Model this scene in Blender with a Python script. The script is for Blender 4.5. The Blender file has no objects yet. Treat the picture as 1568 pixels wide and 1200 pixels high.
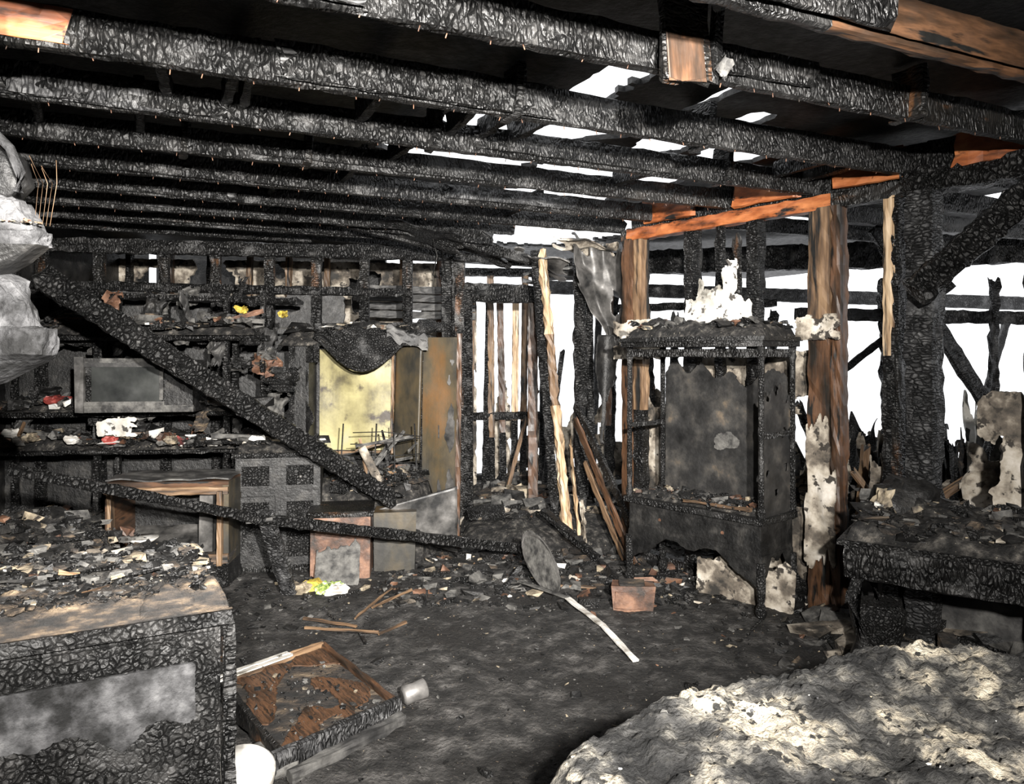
import bpy, math, random
from mathutils import Vector, Matrix, noise
random.seed(7)
R = random.random
def U(a, b): return a + (b - a) * R()
def nz(x, y=0.0, z=0.0): return noise.noise(Vector((x, y, z)))
S = bpy.context.scene

# ------------------------------------------------------------------ materials
def ramp(nt, fac, stops):
    r = nt.nodes.new('ShaderNodeValToRGB')
    el = r.color_ramp.elements
    while len(el) < len(stops): el.new(0.5)
    for e, (p, c) in zip(el, stops):
        e.position = p; e.color = (c[0], c[1], c[2], 1)
    nt.links.new(fac, r.inputs[0]); return r.outputs[0]

def mixc(nt, fac, a, b):
    m = nt.nodes.new('ShaderNodeMix'); m.data_type = 'RGBA'
    if isinstance(fac, (int, float)): m.inputs[0].default_value = fac
    else: nt.links.new(fac, m.inputs[0])
    for s, k in ((a, 6), (b, 7)):
        if isinstance(s, tuple): m.inputs[k].default_value = (s[0], s[1], s[2], 1)
        else: nt.links.new(s, m.inputs[k])
    return m.outputs[2]

def mth(nt, op, a, b=None):
    m = nt.nodes.new('ShaderNodeMath'); m.operation = op
    for i, s in enumerate((a, b)):
        if s is None: continue
        if isinstance(s, (int, float)): m.inputs[i].default_value = s
        else: nt.links.new(s, m.inputs[i])
    return m.outputs[0]

def mat(name, stops, scale=4, uv=False, stretch=(1, 1, 1), rough=.6, spec=.5, metal=0, bump='noise',
        bs=.6, bd=.01, bscale=40, detail=6, speck=None, gator=(52, 20), patch=None, smr=(.36, .50)):
    m = bpy.data.materials.new(name); m.use_nodes = True
    nt = m.node_tree; nt.nodes.clear()
    out = nt.nodes.new('ShaderNodeOutputMaterial'); b = nt.nodes.new('ShaderNodeBsdfPrincipled')
    nt.links.new(b.outputs[0], out.inputs[0])
    tc = nt.nodes.new('ShaderNodeTexCoord'); src = tc.outputs['UV' if uv else 'Object']
    def mapped(sc):
        mp = nt.nodes.new('ShaderNodeMapping'); mp.inputs['Scale'].default_value = sc
        nt.links.new(src, mp.inputs[0]); return mp.outputs[0]
    def nse(sc, det=6, st=(1, 1, 1), rg=.6):
        n = nt.nodes.new('ShaderNodeTexNoise'); n.inputs['Scale'].default_value = sc
        n.inputs['Detail'].default_value = det; n.inputs['Roughness'].default_value = rg
        nt.links.new(mapped(st), n.inputs['Vector']); return n.outputs['Fac']
    col = ramp(nt, nse(scale, detail, stretch), stops)
    if patch:   # (colour, threshold, scale)
        c, t, sc = patch
        pf = ramp(nt, nse(sc, 5, stretch), [(t, (0, 0, 0)), (min(1, t + .07), (1, 1, 1))])
        col = mixc(nt, pf, col, c)
    if speck:
        c, t, sc = speck
        pf = ramp(nt, nse(sc, 3), [(t, (0, 0, 0)), (min(1, t + .05), (1, 1, 1))])
        col = mixc(nt, pf, col, c)
    rg = mth(nt, 'ADD', mth(nt, 'MULTIPLY', nse(scale * 2.3, 4), .5), rough - .25)
    nt.links.new(rg, b.inputs['Roughness'])
    b.inputs['Metallic'].default_value = metal
    b.inputs['Specular IOR Level'].default_value = spec
    if bump:
        if bump == 'gator':
            # charred wood: rows of blocks, cracks across the grain, broken up by noise
            v = nt.nodes.new('ShaderNodeTexVoronoi'); v.feature = 'DISTANCE_TO_EDGE'; v.inputs['Scale'].default_value = 1
            v.inputs['Randomness'].default_value = .85
            vec = mapped((gator[0], gator[1], gator[0] if not uv else 1))
            n2 = nt.nodes.new('ShaderNodeTexNoise'); n2.inputs['Scale'].default_value = .45; n2.inputs['Detail'].default_value = 3
            nt.links.new(vec, n2.inputs['Vector'])
            ad = nt.nodes.new('ShaderNodeVectorMath'); ad.operation = 'MULTIPLY_ADD'
            nt.links.new(n2.outputs['Color'], ad.inputs[0]); ad.inputs[1].default_value = (2.2, 1.4, 2.2)
            nt.links.new(vec, ad.inputs[2]); nt.links.new(ad.outputs[0], v.inputs['Vector'])
            d = v.outputs['Distance']
            h = mth(nt, 'MINIMUM', mth(nt, 'MULTIPLY', d, 4.0), 1.0)
            sm = ramp(nt, nse(3.5, 4), [(smr[0], (.15, .15, .15)), (smr[1], (1, 1, 1))])
            hh = mth(nt, 'MULTIPLY', h, sm)
            hgt = mth(nt, 'ADD', hh, mth(nt, 'MULTIPLY', nse(bscale * 2, 6, (1.6, .5, 1)), .55))
            dk = mth(nt, 'MULTIPLY', mth(nt, 'MULTIPLY', mth(nt, 'SUBTRACT', 1.0, h), .95), sm)
            col = mixc(nt, dk, col, (.0015, .0015, .0015))
        elif bump == 'grain':
            hgt = nse(bscale, 5, (.06, 1, 1) if uv else (1, 1, .05))
        else:
            hgt = nse(bscale, 6)
        bp = nt.nodes.new('ShaderNodeBump'); bp.inputs['Strength'].default_value = bs
        bp.inputs['Distance'].default_value = bd
        nt.links.new(hgt, bp.inputs['Height']); nt.links.new(bp.outputs[0], b.inputs['Normal'])
    nt.links.new(col, b.inputs['Base Color'])
    return m

K = (.005, .005, .0045)
CHAR = mat('char_scaled', [(.40, (.0035, .0035, .0035)), (.53, (.010, .0098, .0095)), (.64, (.038, .037, .036)), (.76, (.10, .098, .095))], 9, True, stretch=(.6, 1.4, 1), rough=.42, spec=.45, bump='gator', bs=1, bd=.010, detail=12)
CHARB = mat('char_deep_blocks', [(.40, (.004, .004, .004)), (.53, (.013, .0128, .0125)), (.66, (.045, .044, .043)), (.78, (.10, .098, .095))], 9, True, rough=.42, spec=.5, bump='gator', gator=(40, 26), bs=1, bd=.016, detail=10, smr=(.2, .3))
CHARG = mat('char_ashy', [(.34, (.010, .010, .010)), (.5, (.04, .04, .041)), (.7, (.14, .14, .14))], 10, True, rough=.5, spec=.4, bump='gator', bs=1, bd=.010, detail=12)
CHAROBJ = mat('char_body', [(.40, (.004, .004, .004)), (.54, (.012, .0118, .0115)), (.66, (.040, .039, .038)), (.78, (.09, .086, .082))], 10, rough=.48, spec=.4, bump='gator', gator=(48, 48), bs=.9, bd=.008, detail=12)
SOOT = mat('soot_black', [(.40, (.003, .003, .003)), (.55, (.011, .0107, .0103)), (.70, (.038, .036, .033))], 8, rough=.5, spec=.4, bs=.7, bd=.010, bscale=40, detail=12)
BROWN = mat('scorched_brown_wood', [(.36, (.008, .006, .004)), (.49, (.045, .023, .012)), (.62, (.13, .062, .030)), (.8, (.24, .13, .068))], 5, True, (.35, 2, 1), rough=.5, bump='grain', bs=.5, bd=.004, patch=(K, .56, 5), detail=10)
ORANGE = mat('scorched_orange_wood', [(.36, (.03, .010, .004)), (.5, (.24, .068, .02)), (.7, (.46, .17, .06))], 5, True, (.6, 2, 1), rough=.5, bump='grain', bs=.4, bd=.003, patch=(K, .57, 6), detail=10)
CBROWN = mat('char_with_brown', [(.43, (.005, .005, .0045)), (.57, (.014, .012, .010)), (.64, (.08, .038, .017)), (.8, (.22, .10, .045))], 4, True, (.5, 1.5, 1), rough=.45, bump='gator', bs=.8, bd=.008, detail=10)
TAN = mat('tan_stud_wood', [(.36, (.018, .012, .008)), (.48, (.11, .065, .035)), (.70, (.30, .195, .11))], 5, True, (.3, 3, 1), rough=.6, bump='grain', bs=.5, bd=.004, patch=(K, .54, 4), detail=10)
PALE = mat('pale_split_wood', [(.36, (.10, .06, .035)), (.48, (.38, .26, .15)), (.7, (.66, .53, .37))], 7, True, (.25, 4, 1), rough=.6, bump='grain', bs=.6, bd=.005, patch=(K, .56, 5))
DRY = mat('sooted_drywall', [(.36, (.02, .018, .015)), (.46, (.12, .10, .078)), (.55, (.36, .32, .26)), (.7, (.64, .60, .54))], 5, rough=.8, bs=.4, bd=.006, speck=((.03, .025, .02), .57, 14), detail=12)
DRYG = mat('grey_wallboard', [(.36, (.010, .010, .010)), (.5, (.033, .032, .031)), (.68, (.11, .107, .10))], 7, rough=.6, bs=.4, bd=.005, detail=12)
CRUST = mat('matte_grey_crust', [(.38, (.008, .008, .008)), (.49, (.032, .032, .033)), (.60, (.075, .075, .077)), (.75, (.15, .15, .15))], 11, rough=.85, spec=.2, bs=1, bd=.010, bscale=60, detail=14)
ASH = mat('ash_heap', [(.38, (.005, .005, .005)), (.51, (.017, .016, .015)), (.62, (.06, .056, .05)), (.75, (.18, .16, .135))], 18, rough=.8, spec=.3, bs=1, bd=.02, bscale=35, speck=((.28, .25, .20), .67, 60), detail=10)
ASHW = mat('ash_white_crust', [(.38, (.014, .014, .014)), (.465, (.05, .049, .047)), (.53, (.16, .15, .13)), (.585, (.42, .37, .285)), (.70, (.74, .68, .55))], 6, detail=14, rough=.85, spec=.2, bs=1, bd=.02, bscale=80, speck=((.03, .029, .027), .57, 30))
ASHT = mat('ash_tan_paper', [(.40, (.007, .0065, .006)), (.51, (.024, .019, .015)), (.60, (.08, .058, .038)), (.72, (.22, .165, .105))], 14, stretch=(.5, 1, 3), rough=.8, bs=.9, bd=.015, bscale=50, detail=12)
FLOORM = mat('burned_carpet', [(.38, (.008, .0076, .0072)), (.5, (.024, .0228, .0215)), (.60, (.055, .052, .049)), (.74, (.11, .105, .10))], 8, detail=14, rough=.8, spec=.35, bs=1, bd=.03, bscale=38, speck=((.17, .145, .11), .67, 95), patch=((.011, .010, .009), .53, 1.6))
METAL = mat('scorched_sheet_metal', [(.36, (.015, .015, .015)), (.5, (.08, .077, .073)), (.7, (.24, .23, .22))], 5, rough=.5, metal=.4, bs=.2, bd=.01, bscale=12, detail=12)
BRONZE = mat('heat_stained_panel', [(.36, (.008, .008, .008)), (.47, (.026, .024, .019)), (.58, (.065, .05, .028)), (.72, (.13, .065, .022))], 2.6, rough=.5, metal=.1, stretch=(1, 1, .5), bs=.2, bd=.01, bscale=10, detail=12)
YEL = mat('smoked_yellow_panel', [(.36, (.06, .05, .025)), (.46, (.20, .175, .08)), (.6, (.34, .305, .145)), (.75, (.31, .31, .23))], 2.6, rough=.5, bs=.15, bd=.006, patch=((.03, .02, .012), .58, 4), detail=12)
GLASS = mat('smoked_glass', [(.3, (.010, .011, .011)), (.6, (.035, .037, .035))], 3, rough=.3, spec=.8, bs=.05, bd=.003)
WHITE = mat('white_plastic', [(.34, (.22, .20, .17)), (.5, (.60, .58, .54)), (.7, (.8, .8, .78))], 9, rough=.4, bs=.1, bd=.004)
CREAM = mat('cream_fragment', [(.38, (.04, .032, .024)), (.62, (.36, .30, .21))], 14, rough=.7, detail=12)
RED = mat('red_fragment', [(.37, (.03, .010, .01)), (.62, (.30, .05, .04))], 9, rough=.5)
GRN = mat('green_fragment', [(.38, (.05, .08, .02)), (.55, (.35, .45, .12)), (.62, (.7, .75, .6))], 20, rough=.4)
YFR = mat('yellow_fragment', [(.37, (.08, .05, .01)), (.6, (.5, .38, .06))], 14, rough=.4)
GREY = mat('grey_fragment', [(.38, (.018, .0175, .017)), (.65, (.12, .116, .107))], 16, rough=.75, detail=12)
RUST = mat('rusty_box', [(.36, (.014, .009, .006)), (.49, (.08, .038, .022)), (.6, (.19, .10, .06)), (.75, (.11, .09, .078))], 6, rough=.6, bs=.4, bd=.008, detail=12)
GROUNDW = mat('near_white_ground', [(.3, (.62, .61, .60)), (.6, (.88, .88, .89))], 1.2, rough=.8, bs=.5, bd=.03, bscale=6)  # outdoor glare put into the ground colour so low openings read white
BLUE = mat('blue_fragment', [(.35, (.03, .05, .08)), (.62, (.18, .25, .30))], 9, rough=.5)
BK = mat('smoked_cabinet_back', [(.36, (.005, .005, .005)), (.5, (.016, .0155, .015)), (.62, (.042, .039, .035)), (.74, (.11, .085, .06))], 6, rough=.55, bs=.5, bd=.008, bscale=30, detail=12)
PL = mat('white_plaster', [(.35, (.12, .11, .09)), (.44, (.42, .40, .355)), (.7, (.75, .735, .70))], 5, rough=.8, bs=.3, bd=.006, speck=((.05, .045, .04), .60, 14), detail=10)

# ------------------------------------------------------------------ mesh builder
class MB:
    def __init__(s, name):
        s.name = name; s.v = []; s.f = []; s.m = []; s.uv = []; s.sm = []; s.mats = []; s.M = Matrix.Identity(4)
    def mi(s, m):
        if m not in s.mats: s.mats.append(m)
        return s.mats.index(m)
    def vert(s, p):
        s.v.append(tuple(s.M @ Vector(p))); return len(s.v) - 1
    def face(s, idx, m, uv=None, smooth=False):
        s.f.append(idx); s.m.append(s.mi(m)); s.uv.append(uv or [(0, 0)] * len(idx)); s.sm.append(smooth)
    def box(s, lo, hi, m, jit=0.0):
        x0, y0, z0 = lo; x1, y1, z1 = hi
        P = [(x0, y0, z0), (x1, y0, z0), (x1, y1, z0), (x0, y1, z0), (x0, y0, z1), (x1, y0, z1), (x1, y1, z1), (x0, y1, z1)]
        P = [(a + U(-jit, jit), b + U(-jit, jit), c + U(-jit, jit)) for a, b, c in P]
        i = [s.vert(p) for p in P]
        for q, ax in (((0, 3, 2, 1), (0, 1)), ((4, 5, 6, 7), (0, 1)), ((0, 1, 5, 4), (0, 2)), ((2, 3, 7, 6), (0, 2)), ((1, 2, 6, 5), (1, 2)), ((3, 0, 4, 7), (1, 2))):
            s.face([i[k] for k in q], m, [(P[k][ax[0]], P[k][ax[1]]) for k in q])
    def beam(s, p0, p1, w, h, m, jit=.004, seg=.06, up=(0, 0, 1), rag=0.0, taper=1.0, m2=None, split=None):
        p0 = Vector(p0); p1 = Vector(p1); a = p1 - p0; L = a.length; a.normalize()
        sd = a.cross(Vector(up)); 
        if sd.length < .01: sd = a.cross(Vector((0, 1, 0)))
        sd.normalize(); t = sd.cross(a).normalized()
        n = max(2, int(L / seg)); n = min(n, 160)
        ring = [(-1, -1), (-.33, -1), (.33, -1), (1, -1), (1, -.33), (1, .33), (1, 1), (.33, 1), (-.33, 1), (-1, 1), (-1, .33), (-1, -.33)]
        per = [0]
        for k in range(12):
            q0 = ring[k]; q1 = ring[(k + 1) % 12]
            per.append(per[-1] + math.hypot((q1[0] - q0[0]) * w / 2, (q1[1] - q0[1]) * h / 2))
        off = U(0, 50); rows = []
        for i in range(n + 1):
            f = i / n; sc = 1 - (1 - taper) * f
            wob = 1 + jit * 12 * nz(off + f * L * 3.0)
            row = []
            for k, (x, y) in enumerate(ring):
                c = .95 if abs(x) == 1 and abs(y) == 1 else 1
                e = 0
                if rag and i in (0, n): e = U(-rag, rag)
                d = jit * (U(-1, 1) + 1.5 * nz(off + f * L * 12, k * .9))
                p = p0 + a * (f * L + e) + sd * (x * w / 2 * sc * c * wob + d * x) + t * (y * h / 2 * sc * c * wob + d * y)
                row.append(s.vert(p))
            rows.append(row)
        for i in range(n):
            mm = m
            if m2 and split and split[0] <= i / n <= split[1]: mm = m2
            for k in range(12):
                k2 = (k + 1) % 12
                u0 = off + i / n * L; u1 = off + (i + 1) / n * L
                s.face([rows[i][k], rows[i + 1][k], rows[i + 1][k2], rows[i][k2]], mm, [(u0, per[k]), (u1, per[k]), (u1, per[k + 1]), (u0, per[k + 1])])
        for row in (rows[0], rows[-1]):
            s.face(list(row), m, [(ring[k][0] * w / 2, ring[k][1] * h / 2) for k in range(12)])
    def lathe(s, prof, c, m, n=14, smooth=True, axis=None, sq=1.0):
        q = Matrix.Identity(3) if axis is None else Vector((0, 0, 1)).rotation_difference(Vector(axis)).to_matrix()
        rows = []
        for r, z in prof:
            rows.append([s.vert(Vector(c) + q @ Vector((r * math.cos(2 * math.pi * k / n), sq * r * math.sin(2 * math.pi * k / n), z))) for k in range(n)])
        for i in range(len(rows) - 1):
            for k in range(n):
                k2 = (k + 1) % n
                s.face([rows[i][k], rows[i][k2], rows[i + 1][k2], rows[i + 1][k]], m, [(prof[i][1], k * .02), (prof[i][1], k * .02 + .02), (prof[i + 1][1], k * .02 + .02), (prof[i + 1][1], k * .02)], smooth)
        s.face(rows[0][::-1], m); s.face(rows[-1], m)
    def tube(s, pts, r, m, n=6):
        rows = []
        for i, p in enumerate(pts):
            p = Vector(p); a = Vector(pts[min(i + 1, len(pts) - 1)]) - Vector(pts[max(i - 1, 0)]); a.normalize()
            b = a.cross(Vector((0, 0, 1)))
            if b.length < .05: b = a.cross(Vector((0, 1, 0)))
            b.normalize(); c = a.cross(b)
            rows.append([s.vert(p + (b * math.cos(k * 2 * math.pi / n) + c * math.sin(k * 2 * math.pi / n)) * r) for k in range(n)])
        for i in range(len(rows) - 1):
            for k in range(n):
                s.face([rows[i][k], rows[i][(k + 1) % n], rows[i + 1][(k + 1) % n], rows[i + 1][k]], m, None, True)
        s.face(rows[0][::-1], m); s.face(rows[-1], m)
    def sheet(s, fn, nu, nv, m, thick=(0, .012, 0), keep=None, smooth=False, jit=0.0):
        """curved / torn sheet: fn(a,b) in 0..1 -> point, keep(a,b) -> bool; has real thickness and edges"""
        T = Vector(thick); A = {}; B = {}
        def g(i, j):
            if (i, j) not in A:
                a = (i + U(-jit, jit)) / nu; b = (j + U(-jit, jit)) / nv
                if jit: a = min(1, max(0, a)); b = min(1, max(0, b))
                p = Vector(fn(a, b)); A[i, j] = s.vert(p); B[i, j] = s.vert(p + T)
            return A[i, j], B[i, j]
        kept = {(i, j) for i in range(nu) for j in range(nv) if keep is None or keep((i + .5) / nu, (j + .5) / nv)}
        for (i, j) in kept:
            q = [g(i, j), g(i + 1, j), g(i + 1, j + 1), g(i, j + 1)]
            uv = [(i * .03, j * .03), (i * .03 + .03, j * .03), (i * .03 + .03, j * .03 + .03), (i * .03, j * .03 + .03)]
            nb = [(i + di, j + dj) in kept for di, dj in ((0, -1), (1, 0), (0, 1), (-1, 0))]
            cor = None
            if sum(nb) == 2 and keep is not None:
                for k, (a_, b_) in enumerate(((3, 0), (0, 1), (1, 2), (2, 3))):
                    if not nb[a_] and not nb[b_]: cor = k
            if cor is not None:
                idx = [k for k in range(4) if k != cor]
                s.face([q[k][0] for k in idx], m, [uv[k] for k in idx], smooth); s.face([q[k][1] for k in idx][::-1], m, [uv[k] for k in idx], smooth)
                a = (cor + 3) % 4; b_ = (cor + 1) % 4
                s.face([q[a][0], q[a][1], q[b_][1], q[b_][0]], m)
                continue
            s.face([k[0] for k in q], m, uv, smooth); s.face([k[1] for k in q][::-1], m, uv, smooth)
            for k, (a, b) in enumerate(((0, 1), (1, 2), (2, 3), (3, 0))):
                if not nb[k]:
                    s.face([q[a][0], q[a][1], q[b][1], q[b][0]], m)
    def chunk(s, c, sz, m, yaw=None, flat=False):
        q = Matrix.Rotation(U(0, 6.28) if yaw is None else yaw, 3, 'Z') @ Matrix.Rotation(U(-.7, .7) if flat else U(0, 3), 3, 'X')
        c = Vector(c); i = []
        for a in (-1, 1):
            for b in (-1, 1):
                for d in (-1, 1):
                    i.append(s.vert(c + q @ Vector((a * sz[0] * U(.15, .55), b * sz[1] * U(.15, .55), d * sz[2] * U(.2, .55)))))
        for f in ((0, 1, 3, 2), (4, 6, 7, 5), (0, 4, 5, 1), (2, 3, 7, 6), (0, 2, 6, 4), (1, 5, 7, 3)):
            s.face([i[k] for k in f], m, [(0, 0), (.05, 0), (.05, .05), (0, .05)])
    def mound(s, poly, ztop, zbase, ew, res, m, smooth=True):
        xs = [p[0] for p in poly]; ys = [p[1] for p in poly]
        x0 = min(xs) - res; y0 = min(ys) - res; nx = int((max(xs) - x0) / res) + 2; ny = int((max(ys) - y0) / res) + 2
        D = {}; V = {}
        for i in range(nx + 1):
            for j in range(ny + 1):
                D[i, j] = pdist(poly, x0 + i * res, y0 + j * res)
        def g(i, j):
            if (i, j) not in V:
                x = x0 + i * res; y = y0 + j * res; d = max(0, D[i, j]) / ew; d = min(1, d); d = math.sqrt(1 - (1 - d) ** 2)
                V[i, j] = s.vert((x + U(-.2, .2) * res, y + U(-.2, .2) * res, zbase + (ztop(x, y) - zbase) * d))
            return V[i, j]
        for i in range(nx):
            for j in range(ny):
                if max(D[i, j], D[i + 1, j], D[i, j + 1], D[i + 1, j + 1]) > 0:
                    s.face([g(i, j), g(i + 1, j), g(i + 1, j + 1), g(i, j + 1)], m, None, smooth)
    def loft(s, rings, m, n=28, jit=.01, smooth=False, sub=3):
        """rings: (z,x0,x1,y0,y1) rounded-rectangle loft"""
        rr = []
        for a, b in zip(rings[:-1], rings[1:]):
            for k in range(sub): rr.append([a[i] + (b[i] - a[i]) * k / sub for i in range(5)])
        rr.append(list(rings[-1])); rows = []; o = U(0, 30)
        for z, x0, x1, y0, y1 in rr:
            row = []
            for k in range(n):
                t = 2 * math.pi * k / n; c = math.cos(t); d = math.sin(t)
                c = math.copysign(abs(c) ** .5, c); d = math.copysign(abs(d) ** .5, d)
                w = jit * (2.5 * nz(o + c * 3, d * 3, z * 14) + U(-.4, .4))
                row.append(s.vert(((x0 + x1) / 2 + c * ((x1 - x0) / 2 + w), (y0 + y1) / 2 + d * ((y1 - y0) / 2 + w), z + w * .4)))
            rows.append(row)
        for i in range(len(rows) - 1):
            for k in range(n):
                s.face([rows[i][k], rows[i][(k + 1) % n], rows[i + 1][(k + 1) % n], rows[i + 1][k]], m, [(rr[i][0], k * .04), (rr[i][0], k * .04 + .04), (rr[i + 1][0], k * .04 + .04), (rr[i + 1][0], k * .04)], smooth)
        s.face(rows[0][::-1], m); s.face(rows[-1], m)
    def done(s):
        me = bpy.data.meshes.new(s.name); me.from_pydata(s.v, [], s.f)
        for m in s.mats: me.materials.append(m)
        me.polygons.foreach_set('material_index', s.m)
        me.polygons.foreach_set('use_smooth', s.sm)
        uvl = me.uv_layers.new(name='UVMap'); flat = []
        for u in s.uv:
            for c in u: flat += [c[0], c[1]]
        uvl.data.foreach_set('uv', flat)
        me.update()
        o = bpy.data.objects.new(s.name, me); S.collection.objects.link(o)
        return o

def pdist(poly, x, y):
    ins = False; dm = 9; n = len(poly)
    for k in range(n):
        ax, ay = poly[k]; bx, by = poly[(k + 1) % n]
        if (ay > y) != (by > y) and x < (bx - ax) * (y - ay) / (by - ay) + ax: ins = not ins
        dx, dy = bx - ax, by - ay; t = max(0, min(1, ((x - ax) * dx + (y - ay) * dy) / (dx * dx + dy * dy + 1e-9)))
        dm = min(dm, math.hypot(x - ax - t * dx, y - ay - t * dy))
    return dm if ins else -dm

MIX = [CHAROBJ] * 12 + [SOOT] * 8 + [GREY] * 6 + [ASHT] * 2 + [CREAM] + [RUST]
MIXL = [CHAROBJ] * 8 + [SOOT] * 5 + [GREY] * 8 + [ASHT] * 3 + [CREAM] * 2 + [WHITE] + [RUST] + [DRY] * 2
MIXD = [CHAROBJ] * 14 + [SOOT] * 10 + [GREY] * 5 + [ASHT] * 3 + [CREAM] 
def scatter(b, n, fn, lo, hi, mats=MIX, flat=.35):
    """fn() -> (x,y,z)"""
    for _ in range(n):
        p = fn(); sz = lo + (hi - lo) * R() ** 3.5
        el = U(.5, 2.4); th = U(.3, .9) if R() > flat else U(.08, .25)
        b.chunk((p[0], p[1], p[2] + sz * .12), (sz * el, sz, sz * th), random.choice(mats), flat=True)

# ------------------------------------------------------------------ room frame
UJ = Vector((.906, .423, 0)); VJ = Vector((-.423, .906, 0))      # joist direction and its normal
def J(s, v, z): p = UJ * s + VJ * v; return (p.x, p.y, z)
def WR(t, z, off=0.0):                                         # right-hand stud wall, t along it
    return (.95 + 1.5 * t - .79 * off, 5.95 - 1.95 * t - .61 * off, z)
def WB(x, z, off=0.0): return (x, 7.1 + (x + .45) * .182 - off, z)  # back wall
def fz(x, y): return .028 * nz(x * 1.7, y * 1.7) + .018 * nz(x * 7, y * 7, 3)

b = MB('floor'); N = 330
gx = [(-4.6 + 11.4 * i / N) for i in range(N + 1)]; gy = [-1.5 + 11.5 * j / N for j in range(N + 1)]
ids = [[b.vert((x, y, fz(x, y) + .014 * nz(x * 19, y * 19) + .005 * R())) for y in gy] for x in gx]
for i in range(N):
    for j in range(N):
        b.face([ids[i][j], ids[i + 1][j], ids[i + 1][j + 1], ids[i][j + 1]], FLOORM, None, True)
b.done()
b = MB('near_white_ground'); b.box((-40, -20, -.35), (45, 60, -.2), GROUNDW); b.done()

# solid enclosure outside the view
b = MB('wall_left'); b.box((-4.5, -1.5, 0), (-4.35, 9, 2.85), SOOT)
for y in range(14): b.beam((-4.3, -1.3 + y * .6, 0), (-4.3, -1.3 + y * .6, 2.5), .09, .04, CHAR, up=(1, 0, 0))
b.done()
b = MB('added_wall_rear'); b.box((-4.5, -1.65, 0), (6, -1.5, 2.85), SOOT); b.done()  # unseen wall added to block sky light from behind the camera
b = MB('added_wall_near_right')  # unseen solid wall added to hold daylight out past the frame edge
b.box((6.0, -1.6, 0), (6.1, 2.6, 2.85), SOOT)
def fr(a, c): return WR(1.32 + 1.9 * a, 2.6 * c)
b.sheet(fr, 20, 12, SOOT, thick=(.05, .03, 0))
b.done()

# ------------------------------------------------------------------ stud wall on the right (with torn drywall still nailed to it)
b = MB('wall_right')
b.beam(WR(-.03, 2.53), WR(.86, 2.53), .10, .09, CBROWN, m2=ORANGE, split=(.02, .8))
b.beam(WR(.86, 2.55), WR(2.3, 2.55), .14, .13, CHARB, jit=.01)
b.beam(WR(-.03, .04), WR(2.3, .04), .09, .07, CHAR)
def stud(bb, t, z0, z1, w, d, m, off=0.0, lean=0.0, **k):
    p0 = Vector(WR(t, z0, off)); p1 = Vector(WR(t + lean, z1, off))
    bb.beam(p0, p1, w, d, m, up=(.61, -.79, 0), **k)
stud(b, -.005, 0, 2.5, .10, .11, BROWN); stud(b, .04, 0, 2.5, .08, .10, TAN, m2=CHAR, split=(0, .45))
stud(b, .245, .0, 2.5, .09, .10, CHAR); stud(b, .345, 1.3, 2.5, .05, .06, CHAR, rag=.05)
stud(b, .46, 0, 2.5, .09, .09, CHAR); stud(b, .40, 1.7, 2.4, .04, .05, CBROWN, rag=.04)
stud(b, .655, 0, 2.5, .10, .15, TAN, m2=BROWN, split=(.0, .7)); stud(b, .70, 0, 2.5, .10, .06, BROWN)
stud(b, .83, 0, 2.5, .10, .07, CHAR, m2=PALE, split=(.62, .99)); stud(b, .845, 0, 2.5, .10, .04, CHAR, m2=CBROWN, split=(.3, .9))
stud(b, .905, 0, 2.5, .15, .15, CHARG, off=.02, jit=.006)
stud(b, 1.12, 0, 2.5, .10, .08, CHAR); stud(b, 1.28, 0, 2.5, .10, .09, CHAR)
for t, w in ((.17, .19), (.50, .19), (.78, .16), (1.06, .17)):   # rim blocks, orange in the joist bays
    b.beam(WR(t - w / 2, 2.68, .05), WR(t + w / 2, 2.68, .05), .04, .18, ORANGE, jit=.004, rag=.02)
    b.beam(WR(t - w * .9, 2.68, -.02), WR(t + w * .9, 2.68, -.02), .05, .2, CHAR, jit=.004)
def mk(t0, t1, z0, z1, off, seed, cut=.0, m=DRY, n=54):
    def fn(a, c):
        return WR(t0 + (t1 - t0) * a, z0 + (z1 - z0) * c, off + .02 * nz(a * 3 + seed, c * 3))
    def kp(a, c):
        e = min(a, 1 - a, c, 1 - c) * 2
        return e * 1.2 + nz(a * 3 + seed, c * 3, seed) * .9 + .22 * nz(a * 10, c * 10, seed) > .02 + cut
    b.sheet(fn, n, n, m, thick=(.01, .008, 0), keep=kp, jit=.3)
mk(-.06, .14, 1.55, 1.86, .06, 9)
mk(-.05, .22, .35, 1.5, -.06, 5, .25)
mk(.60, .72, 1.68, 1.84, .09, 12)
mk(.62, .71, .25, 1.25, .085, 14, .2)
mk(.30, .70, 0, .6, -.07, 21, -.1)
mk(.25, .62, 1.2, 1.62, -.09, 23, -.1)
mk(.72, 1.3, 0.0, .8, -.03, 25, -.1, DRYG)
mk(1.0, 1.3, .6, 1.4, -.07, 31, .1)
mk(.76, .86, .5, 1.0, -.07, 37, .05)
b.done()

b = MB('diagonal_brace'); b.beam((2.12, 3.95, 1.92), (2.95, 3.75, 2.72), .12, .15, CHARB, jit=.010, seg=.03, rag=.03); b.done()

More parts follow.
